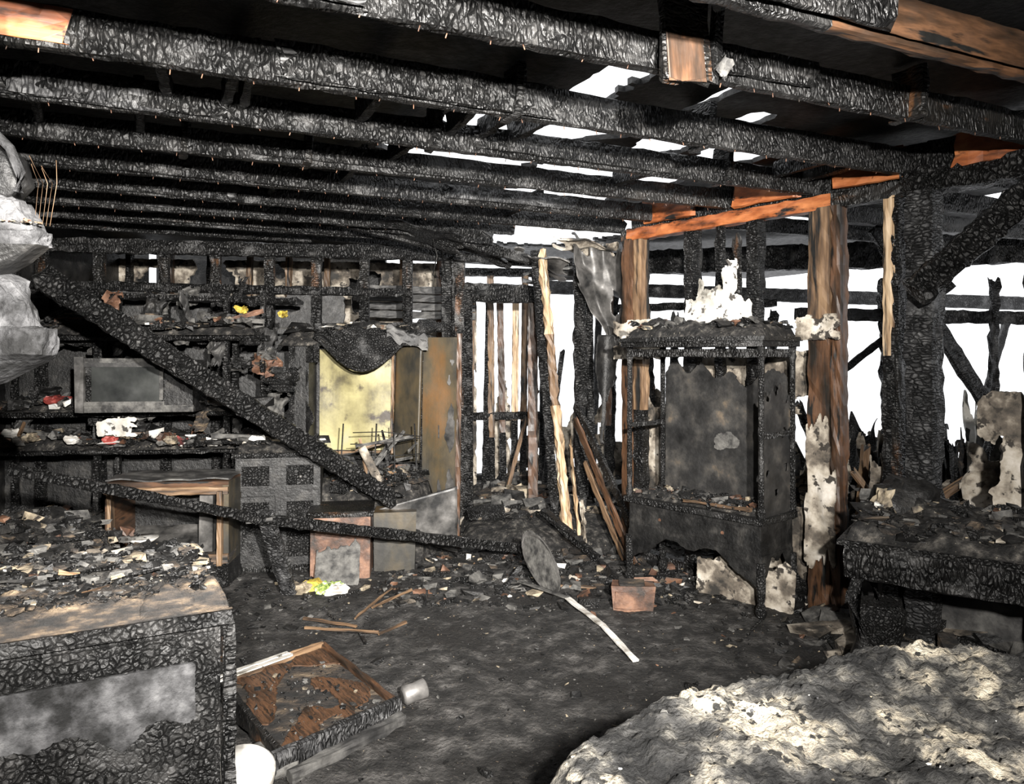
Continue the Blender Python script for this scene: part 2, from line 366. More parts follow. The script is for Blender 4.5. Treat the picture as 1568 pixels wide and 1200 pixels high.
# ------------------------------------------------------------------ ceiling joists
spec = [(1.1, .16, CHAR, None, None), (1.68, .16, CHAR, BROWN, (.52, .8)), (2.2, .14, CHAR, CBROWN, (.6, .95)), (2.9, .15, CHAR, CBROWN, (.0, .295)), (3.5, .14, CHAR, None, None),
        (4.12, .13, CHAR, CBROWN, (.55, .7)), (4.72, .13, CHAR, None, None), (5.32, .12, CHAR, None, None), (5.9, .12, CHAR, None, None), (6.45, .12, CHAR, None, None), (7.0, .12, CHAR, None, None)]
for v, h, m, m2, sp in spec:
    b = MB('ceiling_joist')
    s0 = (-4.3 + .423 * v) / .906
    if v < 4.9: s1 = 7.2
    else: s1 = {5.32: 3.5, 5.9: 2.55, 6.45: 2.3, 7.0: 1.2}[v]
    hh = h
    b.beam(J(s0, v, 2.6 + hh / 2), J(s1, v + U(-.03, .03), 2.6 + hh / 2 + U(-.01, .01)), .05, hh, m, jit=.0035, seg=.07, rag=.05, m2=m2, split=sp)
    if v == 2.9: b.beam(J(s0, v - .029, 2.68), J(-.30, v - .029, 2.68), .006, .12, ORANGE, jit=.001, rag=.05)
    if v == 1.68: b.beam(J(2.0, v - .029, 2.68), J(3.6, v - .029, 2.68), .006, .13, BROWN, jit=.001, rag=.05)
    for k in range(4):      # lapped and split boards on the joist faces
        a = U(-2.4, 2.0); b.beam(J(a, v - .041, 2.6 + hh * .55), J(a + U(.4, 1.3), v - .041, 2.6 + hh * U(.45, .6)), .024, hh * U(.6, .95), random.choice([CHAR, CHAR, CHARG, CBROWN]), jit=.003, rag=.04)
    if 2 < v < 6:           # ceiling nails left in the lower edge
        s = s0
        while s < min(s1, 3.6):
            s += U(.09, .25); p = J(s, v + U(-.015, .015), 2.60); b.tube([p, (p[0] + U(-.006, .006), p[1], 2.60 - U(.008, .018))], .0022, RUST, 4)
    b.done()
for v in (.5, -.1, -.7):
    b = MB('ceiling_joist'); b.beam(J((-4.3 + .423 * v) / .906, v, 2.68), J(6.3, v, 2.68), .05, .16, CHAR, seg=.15); b.done()

b = MB('joist_blocking')
for _ in range(20):
    v = random.choice([2.9, 3.5, 4.12, 4.72]); s = U(-2.2, 4)
    b.beam(J(s, v + .03, 2.72), J(s + U(-.05, .05), v + .57, 2.72), .04, .10, CHAR)
for s, v in ((1.35, 2.95), (1.2, 3.55), (.7, 4.15), (2.4, 3.0), (.1, 4.2), (3.0, 3.55), (2.9, 2.25)):
    b.beam(J(s, v - .05, 2.60), J(s + .02, v - .05, 2.82), .16, .04, random.choice([CHAR, CBROWN]), up=(.9, .42, 0))
b.done()
b = MB('hanging_block'); b.beam((.60, 2.585, 2.535), (.59, 2.585, 2.82), .04, .19, CBROWN, up=(.9, .35, 0), rag=.015, jit=.003, m2=CHAR, split=(.6, 1))
b.beam((.60, 2.562, 2.54), (.59, 2.562, 2.68), .006, .15, BROWN, up=(.9, .35, 0), rag=.02, jit=.001)
b.beam((.70, 2.62, 2.57), (.72, 2.64, 2.8), .03, .05, CHAR, rag=.03); b.beam((.72, 2.60, 2.57), (.755, 2.61, 2.62), .02, .04, GREY, rag=.01); b.done()

# roof deck with burned-through holes  (centre x, y, half length along joist, half width)
holes = [(.44, 3.44, .125, .34), (.15, 4.02, .50, .32), (-.30, 4.70, .50, .34), (.52, 5.03, .34, .34), (.35, 5.95, .5, .38), (.92, 4.4, .18, .26), (1.35, 4.70, .22, .24),
         (.98, 3.60, .05, .22), (1.28, 3.98, .07, .14), (-2.37, 7.0, .2, .16), (-2.0, 6.85, .10, .18), (-1.7, 7.2, .1, .14), (1.05, 5.4, .16, .16), (2.3, 4.9, .14, .14),
         (.3, 7.4, 1.0, 1.2), (3.1, 5.6, .25, .2), (-.6, 6.6, .45, .35), (4.2, 6.0, .5, .3), (2.5, 6.8, .6, .3), (1.75, 5.9, .3, .25), (-.75, 5.6, .3, .2)]
b = MB('ceiling')
s0, s1, v0, v1 = -5.2, 9.0, -3.2, 9.6; nu, nv = 330, 300
hs = [(x * UJ.x + y * UJ.y, x * VJ.x + y * VJ.y, a, c) for x, y, a, c in holes]
def fd(a, c):
    s = s0 + (s1 - s0) * a; v = v0 + (v1 - v0) * c
    return J(s, v, 2.83 + .015 * nz(s * 2, v * 2))
def kd(a, c):
    s = s0 + (s1 - s0) * a; v = v0 + (v1 - v0) * c
    for hx, hy, ha, hc in hs:
        if abs(s - hx) < 2 * ha and abs(v - hy) < 2 * hc:
            if ((s - hx) / ha) ** 4 + ((v - hy) / hc) ** 4 + .7 * nz(s * 9, v * 9) + .5 * nz(s * 22, v * 22) < 1: return False
    return True
b.sheet(fd, nu, nv, SOOT, thick=(0, 0, .03), keep=kd, jit=.25)
b.done()

# ------------------------------------------------------------------ back wall
b = MB('wall_back')
def fw(a, c): return WB(-4.35 + 3.95 * a, 2.6 * c, -.05)
def kw(a, c):
    x = -4.35 + 3.95 * a; z = 2.6 * c; n = nz(x * 2.5, z * 2.5, 4) * .25 + nz(x * 8, z * 8) * .08
    if z > 2.12 + n * .6 and z < 2.5: return False
    if x > -1.55 and 1.72 + n < z < 2.5: return False
    if -1.0 < x < -.5 and z > 1.0 + n * 2: return False
    return True
b.sheet(fw, 130, 80, SOOT, thick=(0, .03, 0), keep=kw, jit=.3)
b.beam(WB(-4.35, 2.53), WB(-.4, 2.53), .1, .12, CHAR, jit=.008)
b.beam(WB(-4.35, 2.19), WB(-.95, 2.16), .1, .07, CHAR, jit=.008)
for x in (-4.05, -3.57, -3.05, -2.63, -2.19, -1.79, -1.38, -.97, -.60, -.52):
    b.beam(WB(x, 0), WB(x + U(-.02, .02), 2.5), .09, .055, CHAR, up=(0, 1, 0), m2=CBROWN, split=(.85, .97))
b.beam(WB(-1.9, 1.82), WB(-.5, 1.85), .05, .09, CHAR)
b.done()
b = MB('room_partition_beyond')
def fw2(a, c): return (-4.4 + 3.6 * a, 8.3 + .5 * a, .9 + 1.75 * c)
b.sheet(fw2, 110, 54, DRY, thick=(0, .03, 0), keep=lambda a, c: nz(a * 9, c * 4, 7) + .25 * nz(a * 25, c * 12) > -.3, jit=.3)
for i in range(9): b.beam((-4.2 + .42 * i, 8.25 + .058 * i, 0), (-4.2 + .42 * i, 8.25 + .058 * i, 2.7), .06, .08, random.choice([TAN, CHAR, BROWN]), up=(0, 1, 0))
for k in range(4): b.beam((-1.6, 8.0, 2.02 + .09 * k), (-.4, 8.2, 2.0 + .09 * k), .02, .075, random.choice([DRYG, GREY]))
b.done()
b = MB('added_dark_backing'); b.box((-4.5, 9.5, 0), (-1.6, 9.6, 2.9), SOOT); b.done()  # added dark sheet, keeps the gaps in the back wall from going white

# ------------------------------------------------------------------ doorway and hall
b = MB('door_1')
b.beam(WB(-.42, 0, .02), WB(-.43, 2.2, .02), .11, .06, CHAR, up=(0, 1, 0)); b.beam(WB(-.5, 0), WB(-.49, 2.5), .09, .09, CBROWN, up=(0, 1, 0))
b.beam((-.55, 7.1, 2.18), (.24, 7.2, 2.16), .1, .17, CHAR, jit=.008)
b.beam((.20, 7.2, 0), (.20, 7.2, 2.2), .09, .05, BROWN, up=(0, 1, 0))
b.beam((-.5, 6.9, 2.5), (.6, 7.0, 2.42), .12, .1, CHAR, jit=.008, rag=.05)
b.done()
b = MB('hall_studs')
for x, w, m in ((-.62, .06, TAN), (-.47, .07, TAN), (-.30, .06, CHAR), (-.22, .05, TAN), (-.09, .06, BROWN), (.02, .07, PALE), (.12, .05, TAN), (.33, .06, CHAR), (.78, .08, CHAR), (1.05, .06, BROWN)):
    b.beam((x, 8.3 + U(-.1, .1), 0), (x + U(-.05, .05), 8.3, U(2.2, 2.5)), .07, w * U(.8, 1.3), m, up=(0, 1, 0), m2=CHAR, split=(0, U(.1, .35)))
b.beam((-.8, 8.3, 2.5), (1.3, 8.4, 2.48), .1, .09, CHAR)
b.beam((-.7, 8.25, .9), (.5, 8.3, .92), .05, .08, CHAR)
def fh(a, c): return (-.75 + .35 * a, 8.5, 2.3 * c)
b.sheet(fh, 20, 70, DRY, keep=lambda a, c: nz(a * 3, c * 8, 2) > -.25, jit=.3)
b.sheet(lambda a, c: (-.2 + 1.3 * a, 8.6, 1.3 * c), 80, 50, DRY, keep=lambda a, c: c < .7 + .6 * nz(a * 7, 1) and nz(a * 9, c * 8, 9) > -.3, jit=.3)
b.beam((.3, 7.8, 0), (.55, 8.2, 1.6), .05, .08, CHAR, up=(0, 1, 0), rag=.05); b.beam((-.1, 7.7, 0), (.15, 8.1, .9), .04, .09, TAN, up=(0, 1, 0), rag=.05)
b.done()
b = MB('leaning_split_stud')
b.beam((.47, 6.25, 0), (.26, 6.6, 2.48), .07, .12, PALE, up=(0, 1, 0), jit=.012, rag=.06, m2=TAN, split=(.45, .7))
b.beam((.38, 6.3, 0), (.20, 6.62, 2.5), .07, .06, CHAR, up=(0, 1, 0), jit=.008)
b.beam((.56, 6.2, 0), (.50, 6.4, .85), .02, .14, PALE, up=(0, 1, 0), jit=.01, rag=.05, taper=.4)
b.beam((.60, 6.15, 0), (.58, 6.2, .35), .02, .14, DRY, up=(0, 1, 0), jit=.02, rag=.05, taper=.6)
b.done()
b = MB('charred_hall_post'); b.beam((.62, 6.7, 0), (.60, 6.7, 2.45), .1, .13, CHAR, up=(0, 1, 0), jit=.01)
b.beam((.72, 6.75, 0.3), (.68, 6.7, 2.5), .06, .06, CHAR, up=(0, 1, 0)); b.done()
b = MB('leaning_planks')
b.beam((.90, 5.55, .05), (.52, 6.15, 1.05), .02, .06, BROWN, jit=.003, rag=.02)
b.beam((.92, 5.7, .25), (.55, 6.3, 1.15), .03, .06, CHAR, jit=.003, rag=.02)
b.beam((.85, 5.7, .03), (.6, 6.2, .7), .02, .05, TAN, jit=.003); b.beam((.65, 5.7, .04), (.25, 6.1, .32), .06, .05, CHAR)
b.done()
b = MB('hanging_sheet_metal')
b.sheet(lambda a, c: (.50 + .42 * a + .06 * c, 6.35 + .18 * math.sin(a * 3) + .1 * nz(a * 3, c * 3), 2.62 - .55 * a * (c) - .45 * c - .12 * a + .05 * nz(a * 5, c * 4)), 40, 40, METAL, thick=(0, .006, .003),
        keep=lambda a, c: nz(a * 4, c * 4, 6) > -.42, smooth=True)
b.sheet(lambda a, c: (.68 + .2 * a * (1 - .4 * c), 6.1 + .08 * math.sin(a * 3.1), 1.75 - .9 * c), 24, 44, SOOT, thick=(0, .01, 0), keep=lambda a, c: abs(a - .5) < .5 * math.sin(min(1, c * 1.2 + .25) * 2.9) + .1 * nz(a * 5, c * 5), smooth=True)
b.done()
b = MB('collapsed_roof_panels')
def tp(ox, oy, oz, w, d, sl, seed, m):
    b.sheet(lambda a, c: (ox + w * a, oy + d * c, oz + sl * a + .06 * nz(a * 3 + seed, c * 3) - .12 * c * a), 40, 28, m, thick=(0, .003, .012), keep=lambda a, c: min(a, 1 - a, c, 1 - c) * 2 + nz(a * 4 + seed, c * 4) * .6 > .05, jit=.3)
tp(.0, 6.5, 2.50, .5, .5, -.12, 3, METAL); tp(-.7, 6.4, 2.62, .7, .4, -.14, 8, CHAROBJ); tp(.1, 6.9, 2.3, .8, .5, .15, 5, DRYG); tp(.35, 6.3, 2.55, .55, .4, -.02, 13, DRY)
tp(-1.3, 5.9, 2.68, .9, .5, -.12, 23, CHAROBJ); tp(.5, 7.2, 2.5, .7, .5, -.3, 33, METAL)
b.beam((-.9, 6.2, 2.66), (.1, 6.5, 2.42), .06, .08, CHAR, rag=.06); b.beam((-1.6, 5.9, 2.7), (-.5, 6.6, 2.5), .06, .08, CHAR, rag=.06)
b.beam((-1.9, 6.0, 2.72), (-.2, 6.3, 2.56), .05, .10, CHAR, rag=.06, jit=.008)
b.tube([(-.65, 6.2, 2.55), (-.62, 6.2, 2.4), (-.66, 6.25, 2.25), (-.55, 6.3, 2.2), (-.6, 6.35, 2.5)], .006, SOOT)
b.done()

# ------------------------------------------------------------------ far side room and outside wall
b = MB('outer_stud_wall')
P0 = Vector((1.0, 8.6, 0)); P1 = Vector((6.6, 7.0, 0))
def OW(t, z): p = P0.lerp(P1, t); return (p.x, p.y, z)
b.beam(OW(0, 2.62), OW(1, 2.62), .12, .26, CHAR, jit=.012); b.beam(OW(0, .05), OW(1, .05), .12, .1, CHAR)
for t in (.02, .11, .145, .27, .31, .43, .52, .56, .68, .79, .83, .98):
    b.beam(OW(t, 0), OW(t + U(-.03, .03), U(2.0, 2.6)), .08, U(.05, .13), random.choice([CHAR, CHAR, CHAR, CHARG, CBROWN]), up=(0, 1, 0), jit=.012, rag=.06, taper=U(.6, 1))
b.beam(OW(0, 2.1), OW(.33, 2.14), .06, .08, CHAR, jit=.008); b.beam(OW(.0, 1.95), OW(.25, 1.85), .04, .07, CHARG); b.beam(OW(.36, 2.02), OW(.8, 1.93), .06, .12, CHARG, jit=.01); b.beam(OW(.4, 1.2), OW(.62, 2.3), .05, .07, CHAR)
b.sheet(lambda a, c: OW(a, 1.5 * c), 200, 56, DRY, thick=(.01, .03, 0), keep=lambda a, c: c < .5 + .8 * nz(a * 14, 2) and nz(a * 20, c * 5, 3) > -.3, jit=.3)
b.done()
b = MB('fallen_rafter')
b.beam((3.9, 6.2, 1.2), (2.9, 6.0, 2.6), .06, .12, CHAR, rag=.04); b.done()
b = MB('fallen_rafter'); b.beam((2.05, 5.3, .1), (1.9, 5.75, 1.4), .05, .09, CHAR, rag=.04); b.done()
b = MB('fallen_rafter'); b.beam((4.4, 6.5, .3), (5.2, 6.3, 2.6), .06, .14, CHARG, rag=.04); b.done()
b = MB('fallen_rafter'); b.beam((2.7, 5.2, .2), (2.95, 5.6, 2.1), .06, .08, CHAR, rag=.05, jit=.008); b.done()
b = MB('burned_exterior_framing')
for i in range(6):
    x = 1.4 + i * 1.4 + U(-.5, .5); b.beam((x, 11.5 + U(-.5, .5), -.2), (x + U(-.5, .5), 11.5, U(1.6, 2.8)), .1, U(.07, .16), random.choice([CHAR, CHARG]), up=(0, 1, 0), rag=.08)
b.beam((.5, 11.4, 2.6), (9, 11.3, 2.3), .1, .2, CHARG)
b.done()
b = MB('rubble_pile')
def zt(x, y): return .38 + .25 * nz(x * 1.6, y * 1.6) + .09 * nz(x * 5, y * 5) + .03 * nz(x * 16, y * 16)
poly = [(1.5, 6.1), (2.9, 4.2), (3.6, 3.3), (6.3, 3.0), (6.4, 6.8), (1.6, 8.3)]
b.mound(poly, zt, .01, .5, .05, ASH)
scatter(b, 2800, lambda: (lambda x, y: (x, y, max(.02, zt(x, y) * min(1, (1.3 * (x - .95) + (y - 5.95)) * .9 + .1))))(U(1.7, 6), U(3.6, 7.8)), .03, .22, MIXL + [DRY] * 3 + [CREAM] * 2)
for i in range(74):      # slabs and rags of collapsed drywall standing in the heap
    x = U(2.0, 5.0); y = U(4.3, 7.2)
    if 1.3 * (x - .95) + (y - 5.95) < .55: continue
    w = U(.12, .5); h = U(.2, .75) * (1.5 if x / y > .52 else 1); z = zt(x, y) - .05; yaw = U(-.6, .9); tl = U(-.4, .4); sd = U(0, 50); mm = random.choice([DRY, DRY, DRY, DRY, PL, DRYG, GREY, METAL, CHAROBJ, ASHT])
    b.sheet(lambda a, c: (x + w * a * math.cos(yaw) + tl * .5 * c * h, y + w * a * math.sin(yaw) + tl * c * h + .10 * nz(a * 3, c * 3, sd), z + h * c + .05 * nz(a * 3, c * 3, sd)), 20, 20, mm, keep=lambda a, c: min(a, 1 - a, 1 - c) * 2 + 1.1 * nz(a * 3, c * 3, sd) > .15, jit=.3)
for i in range(26):
    x = U(2.2, 4.8); y = U(4.6, 7.0); b.beam((x, y, zt(x, y) - .05), (x + U(-.5, .5), y + U(-.3, .3), zt(x, y) + U(.1, .9)), U(.02, .06), U(.03, .09), random.choice([CHAR, CHAR, CBROWN, TAN, CHARG]), up=(0, 1, 0), rag=.03)
b.done()

# ------------------------------------------------------------------ china cabinet
def frame(o, ex, ey):
    return Matrix(((ex[0], ey[0], 0, o[0]), (ex[1], ey[1], 0, o[1]), (0, 0, 1, o[2] if len(o) > 2 else 0), (0, 0, 0, 1)))
b = MB('china_cabinet'); W, D = 1.0, .38
b.M = frame((1.49, 4.49, 0), (-.67, .742), (.742, .67))
foot = [(.012, 0), (.026, .02), (.036, .05), (.03, .08), (.018, .10), (.024, .13), (.028, .2), (.026, .34)]
post = [(.028, .60), (.022, .62), (.028, .64), (.018, .68), (.017, 1.1), (.022, 1.13), (.017, 1.16), (.018, 1.55), (.026, 1.58), (.02, 1.6), (.028, 1.66)]
for x in (.0, W):
    for y in (.0, D):
        b.lathe(foot, (x, y, 0), CHAROBJ); b.lathe(post, (x, y, 0), CHAROBJ, n=10)
b.box((.0, .0, .36), (W, D, .60), SOOT, .002)
b.box((-.03, -.03, .57), (W + .03, D + .01, .605), CHAROBJ, .003)
b.box((.12, -.008, .42), (W - .12, .0, .54), SOOT, .002)
for x in (.26, .74): b.lathe([(.004, -.03), (.022, -.025), (.026, -.012), (.012, 0)], (x, -.008, .48), RUST, axis=(0, -1, 0))
def apron(x0, x1, y0, y1):
    b.sheet(lambda a, c: (x0 + (x1 - x0) * a, y0 + (y1 - y0) * a, .16 + .22 * c), 60, 20, SOOT, thick=((y1 - y0) * .03, .02 if x0 != x1 else 0, 0),
            keep=lambda a, c: c > .85 - 1.0 * abs(2 * a - 1) ** 3 + .12 * math.cos(a * 18.8))
apron(0, W, -.005, -.005); apron(-.005, -.005, 0, D); apron(W, W, 0, D)
for z in (1.60, 1.10):
    for y in (0, D):
        if z > 1.5: b.beam((0, y, z), (W, y, z), .03, .05, CHAR, jit=.003)
    for x in (0, W): b.beam((x, 0, z), (x, D, z), .025, .03 if z < 1.5 else .05, CHAR, jit=.003)
b.beam((.36, 0, .6), (.36, 0, .66), .02, .02, CHAR)
b.sheet(lambda a, c: (.03 + (W - .06) * a, D - .01 + .01 * nz(a * 4, c * 4), .6 + 1.0 * c), 70, 70, BK, thick=(0, .01, 0),
        keep=lambda a, c: c < .86 + .22 * nz(a * 5, 3) or c > .97, jit=.3)
b.sheet(lambda a, c: (-.0, .03 + (D - .06) * a, .6 + .98 * c), 24, 60, BK, thick=(.008, 0, 0), keep=lambda a, c: c < .75 + .25 * nz(a * 4, 9) and nz(a * 3, c * 7, 4) > -.35, jit=.3)
b.sheet(lambda a, c: (.34 + .22 * a, D - .016, .94 + .13 * c), 24, 20, GREY, thick=(0, .004, 0), keep=lambda a, c: min(a, 1 - a, c, 1 - c) * 2 + .5 * nz(a * 3, c * 3, 8) > .1, jit=.3)
def bow(x): return -.05 - .10 * math.sin(math.pi * min(1, max(0, (x + .04) / (W + .08))))
for z0, z1, e in ((1.64, 1.675, 0), (1.675, 1.70, .02)):
    n = 24
    pts = [(-.04 - e + (W + .08 + 2 * e) * i / n, bow(-.04 + (W + .08) * i / n) - e) for i in range(n + 1)] + [(W + .04 + e, D + .02), (-.04 - e, D + .02)]
    lo = [b.vert((x, y, z0)) for x, y in pts]; hi = [b.vert((x, y, z1 + .004 * R())) for x, y in pts]
    b.face(lo[::-1], SOOT); b.face(hi, SOOT)
    for i in range(len(pts)): k = (i + 1) % len(pts); b.face([lo[i], lo[k], hi[k], hi[i]], CHAROBJ)
b.mound([(-.02, .0), (.3, -.1), (.7, -.1), (1.02, .0), (1.02, .40), (-.02, .40)], lambda x, y: 1.80 + .05 * nz(x * 7, y * 7) + .03 * nz(x * 20, y * 20), 1.70, .2, .025, ASH)
scatter(b, 220, lambda: (U(0, 1), U(-.06, .38), 1.75 + U(0, .05)), .02, .09, MIX)
def prof(a):      # stepped broken plaster outline
    return .30 if a < .12 else .42 if a < .22 else .98 if a < .34 else .86 if a < .42 else .55 if a < .72 else .72 if a < .8 else .4
b.sheet(lambda a, c: (.16 + .56 * a, .16 + .10 * a + .03 * nz(a * 4, c * 4), 1.80 + .42 * c), 50, 40, PL, thick=(0, .012, 0),
        keep=lambda a, c: c < prof(a + .04 * nz(c * 4, 3)) + .10 * nz(a * 9, 5), jit=.25)
b.sheet(lambda a, c: (.08 + .5 * a, .05 + .06 * a, 1.76 + .11 * math.sin(a * 3.0) * c + .02), 30, 8, PL, thick=(0, .012, 0), jit=.2)
b.mound([(.02, .02), (.98, .02), (.98, .36), (.02, .36)], lambda x, y: .64 + .03 * nz(x * 7, y * 7) + .015 * nz(x * 22, y * 22), .60, .08, .022, ASH)
scatter(b, 300, lambda: (U(.03, .97), U(.0, .36), .64), .01, .06, MIX + [RUST] * 2)
b.beam((.08, .02, .645), (.55, -.0, .64), .03, .015, TAN)
b.done()

# ------------------------------------------------------------------ table on the right
b = MB('charred_table')
b.M = frame((1.56, 3.52, 0), (.80, -.60), (.55, .80)) 
L, Dp = 1.35, .62
b.beam((0, .02, .63), (L, .02, .63), .05, .16, CHAR, jit=.005); b.beam((0, Dp, .63), (L, Dp, .63), .05, .14, CHAR); b.beam((.02, 0, .63), (.02, Dp, .63), .05, .15, CHAR); b.beam((L, 0, .63), (L, Dp, .63), .05, .14, CHAR)
b.box((-.03, -.02, .70), (L + .03, Dp + .03, .73), CHAROBJ, .004)
for x in (.06, .82, L - .04):
    for y in (.05, Dp - .05):
        if x == .06: 
            b.tube([(x, y, .62), (x - .03, y - .02, .45), (x + .01, y, .25), (x - .06, y - .05, .03)], .035, CHAROBJ, 8)
        else: b.lathe([(.03, 0), (.04, .05), (.03, .1), (.035, .3), (.045, .45), (.04, .6)], (x, y, 0), CHAROBJ)
b.mound([(0, .0), (L, 0), (L, Dp), (0, Dp)], lambda x, y: .80 + .07 * nz(x * 5, y * 5) + .03 * nz(x * 17, y * 17) + .08 * y, .73, .14, .022, ASH)
scatter(b, 1500, lambda: (lambda x, y: (x, y, .79 + .07 * nz(x * 5, y * 5) + .08 * y))(U(0.02, L), U(0.02, Dp)), .008, .07, MIXD * 2 + MIXL)
b.M = Matrix.Translation((2.0, 3.82, .74)); b.loft([(0, -.12, .14, -.1, .1), (.08, -.16, .17, -.12, .12), (.17, -.11, .13, -.1, .1), (.22, -.04, .06, -.04, .05)], SOOT, jit=.02, smooth=True)
b.loft([(.05, -.19, -.10, -.13, -.04), (.12, -.20, -.12, -.13, -.05), (.18, -.17, -.13, -.11, -.06)], CREAM, n=14, jit=.012)
b.done()
b = MB('burned_stool'); b.M = Matrix.Translation((1.95, 4.02, 0))
b.lathe([(.05, 0), (.09, .03), (.11, .12), (.13, .2), (.14, .27), (.10, .31)], (-.05, -.12, 0), CHAROBJ, n=18)
b.done()

# ------------------------------------------------------------------ foreground ash-crusted mattress
b = MB('ash_covered_mattress')
poly = [(.06, 1.60), (.12, 1.72), (.30, 1.88), (.55, 2.03), (.80, 2.10), (1.02, 2.22), (1.35, 2.16), (1.75, 2.20), (2.05, 2.1), (2.1, .9), (.25, .95)]
def zm(x, y): return .735 + .035 * nz(x * 3.2, y * 3.2, 1) + .024 * nz(x * 9, y * 9) + .016 * nz(x * 24, y * 24) + .012 * nz(x * 60, y * 60) + .04 * max(0, x - .6)
b.mound(poly, zm, .60, .07, .009, ASHW)
b.mound([(p[0] + .015, p[1] - .012) for p in poly], lambda x, y: .62, .02, .02, .04, SOOT)
def onm():
    while True:
        x = U(.1, 2.05); y = U(1.2, 2.2)
        if pdist(poly, x, y) > .06: return (x, y, zm(x, y) - .004)
scatter(b, 2600, onm, .002, .010, [CREAM, ASHW, ASHW, ASHW, GREY, GREY, CHAROBJ, WHITE, SOOT, CRUST], flat=.1)
b.done()

# ------------------------------------------------------------------ left foreground chest
b = MB('charred_chest')
b.M = frame((-.87, 2.24, 0), (-.883, -.469), (-.469, .883))
b.box((0, 0, .0), (1.25, .62, .80), CHAROBJ)
b.sheet(lambda a, c: (.015 + .95 * a, -.012 - .004 * nz(a * 6, c * 6), .06 + .72 * c), 70, 50, CHAROBJ, thick=(0, .015, 0), jit=.3)
b.sheet(lambda a, c: (.07 + .52 * a, -.022 + .003 * nz(a * 6, c * 6), .46 + .24 * c), 60, 40, CRUST, thick=(0, .012, 0), keep=lambda a, c: c > .3 + .45 * nz(a * 4, 4), jit=.3)
b.box((-.03, -.04, .80), (1.28, .66, .845), CHAROBJ, .005)
b.beam((-.02, -.04, .0), (-.02, -.04, .80), .03, .03, CHAR); b.beam((-.02, -.02, .2), (-.021, -.02, .76), .034, .03, CBROWN)
def zc(x, y): return .885 + .03 * nz(x * 6, y * 6) + .02 * nz(x * 20, y * 20) + .05 * min(1, y / .5) * min(1, x / .6)
b.mound([(-.01, -.02), (1.26, -.02), (1.26, .64), (.0, .64)], zc, .845, .09, .014, ASH)
b.mound([(.03, -.025), (.98, -.03), (.95, .18), (.5, .22), (.06, .15)], lambda x, y: .912 + .022 * nz(x * 9, y * 14) + .016 * nz(x * 40, y * 50), .84, .05, .009, ASHT)
b.mound([(-.02, -.03), (.22, -.03), (.2, .08), (.0, .06)], lambda x, y: .92 + .03 * nz(x * 24, y * 24), .845, .03, .009, ASHT)
scatter(b, 3400, lambda: (lambda x, y: (x, y, zc(x, y)))(U(0, 1.2), U(.05, .62)), .004, .045, MIXD * 3 + MIXL)
scatter(b, 1400, lambda: (U(.02, 1.0), U(-.02, .18), .912), .003, .022, MIXD * 2 + [ASHT] * 12 + [CREAM] * 2, flat=.1)
for k in range(12): 
    x = U(.05, .9); y = U(-.0, .35); b.beam((x, y, zc(x, y) + .015), (x + U(-.15, .15), y + U(-.06, .06), zc(x, y) + .03), .008, .006, random.choice([CREAM, GREY, TAN, CHAR]))
b.lathe([(.02, 0), (.034, .003), (.034, .11), (.028, .115)], (.70, .16, .955), METAL, axis=(-1, .1, .05), n=18)
b.done()
b = MB('debris_heap')
poly = [(-4.2, 2.9), (-1.55, 2.95), (-1.6, 3.2), (-1.85, 3.6), (-2.1, 4.3), (-4.2, 4.6)]
def zl(x, y): return .72 + .10 * nz(x * 2, y * 2) + .06 * nz(x * 7, y * 7) + .025 * nz(x * 20, y * 20) - .35 * max(0, x + 2.5)
b.mound(poly, zl, .0, .35, .03, ASH)
scatter(b, 2400, lambda: (lambda x, y: (x, y, zl(x, y) * (1 if x < -1.95 else .9)))(U(-4, -1.85), U(3.1, 4.1)), .012, .08, MIXD * 2 + MIXL)
for k in range(14):
    x = U(-2.9, -2.0); y = U(3.1, 3.9); b.beam((x, y, zl(x, y) + .03), (x + U(-.3, .3), y + U(-.2, .2), zl(x, y) + U(.0, .08)), .03, .02, random.choice([CREAM, GREY, TAN, CHAR, CHAR]))
b.done()

# ------------------------------------------------------------------ burned shelf hanging from a post, far left foreground
b = MB('burned_hanging_shelf')
b.beam((-1.42, 1.93, 0), (-1.42, 1.93, 2.6), .08, .08, CHAR, up=(0, 1, 0))
b.loft([(1.52, -1.5, -1.33, 1.90, 2.0), (1.58, -1.7, -1.20, 1.86, 2.0), (1.595, -1.75, -1.165, 1.84, 1.95), (1.66, -1.75, -1.165, 1.84, 1.95), (1.665, -1.75, -1.21, 1.85, 1.97), (1.72, -1.75, -1.22, 1.85, 1.97), (1.78, -1.75, -1.26, 1.85, 1.97), (1.815, -1.75, -1.33, 1.86, 1.97)], CRUST, jit=.007, n=70, sub=5)
b.loft([(1.87, -1.75, -1.18, 1.85, 1.96), (1.905, -1.75, -1.18, 1.85, 1.96), (1.91, -1.75, -1.20, 1.85, 1.97), (1.985, -1.75, -1.25, 1.86, 1.98), (2.0, -1.75, -1.28, 1.87, 1.98)], CRUST, jit=.008, n=70, sub=5)
b.loft([(1.78, -1.7, -1.33, 1.865, 1.96), (1.83, -1.75, -1.24, 1.85, 1.97), (1.87, -1.75, -1.18, 1.845, 1.96)], SOOT, jit=.004, n=40)
b.loft([(1.995, -1.7, -1.27, 1.88, 1.98), (2.03, -1.72, -1.24, 1.88, 1.98), (2.10, -1.72, -1.26, 1.89, 1.98), (2.17, -1.72, -1.35, 1.9, 1.98)], SOOT, jit=.004, smooth=True)
b.tube([(-1.23, 1.87, 2.0), (-1.225, 1.87, 2.05), (-1.25, 1.87, 2.11), (-1.30, 1.87, 2.16), (-1.38, 1.87, 2.19)], .012, CRUST, 8)
scatter(b, 90, lambda: (U(-1.38, -1.18), U(1.84, 1.92), 1.925), .005, .020, [TAN, GREY, GREY, RUST, ASHT, CREAM])
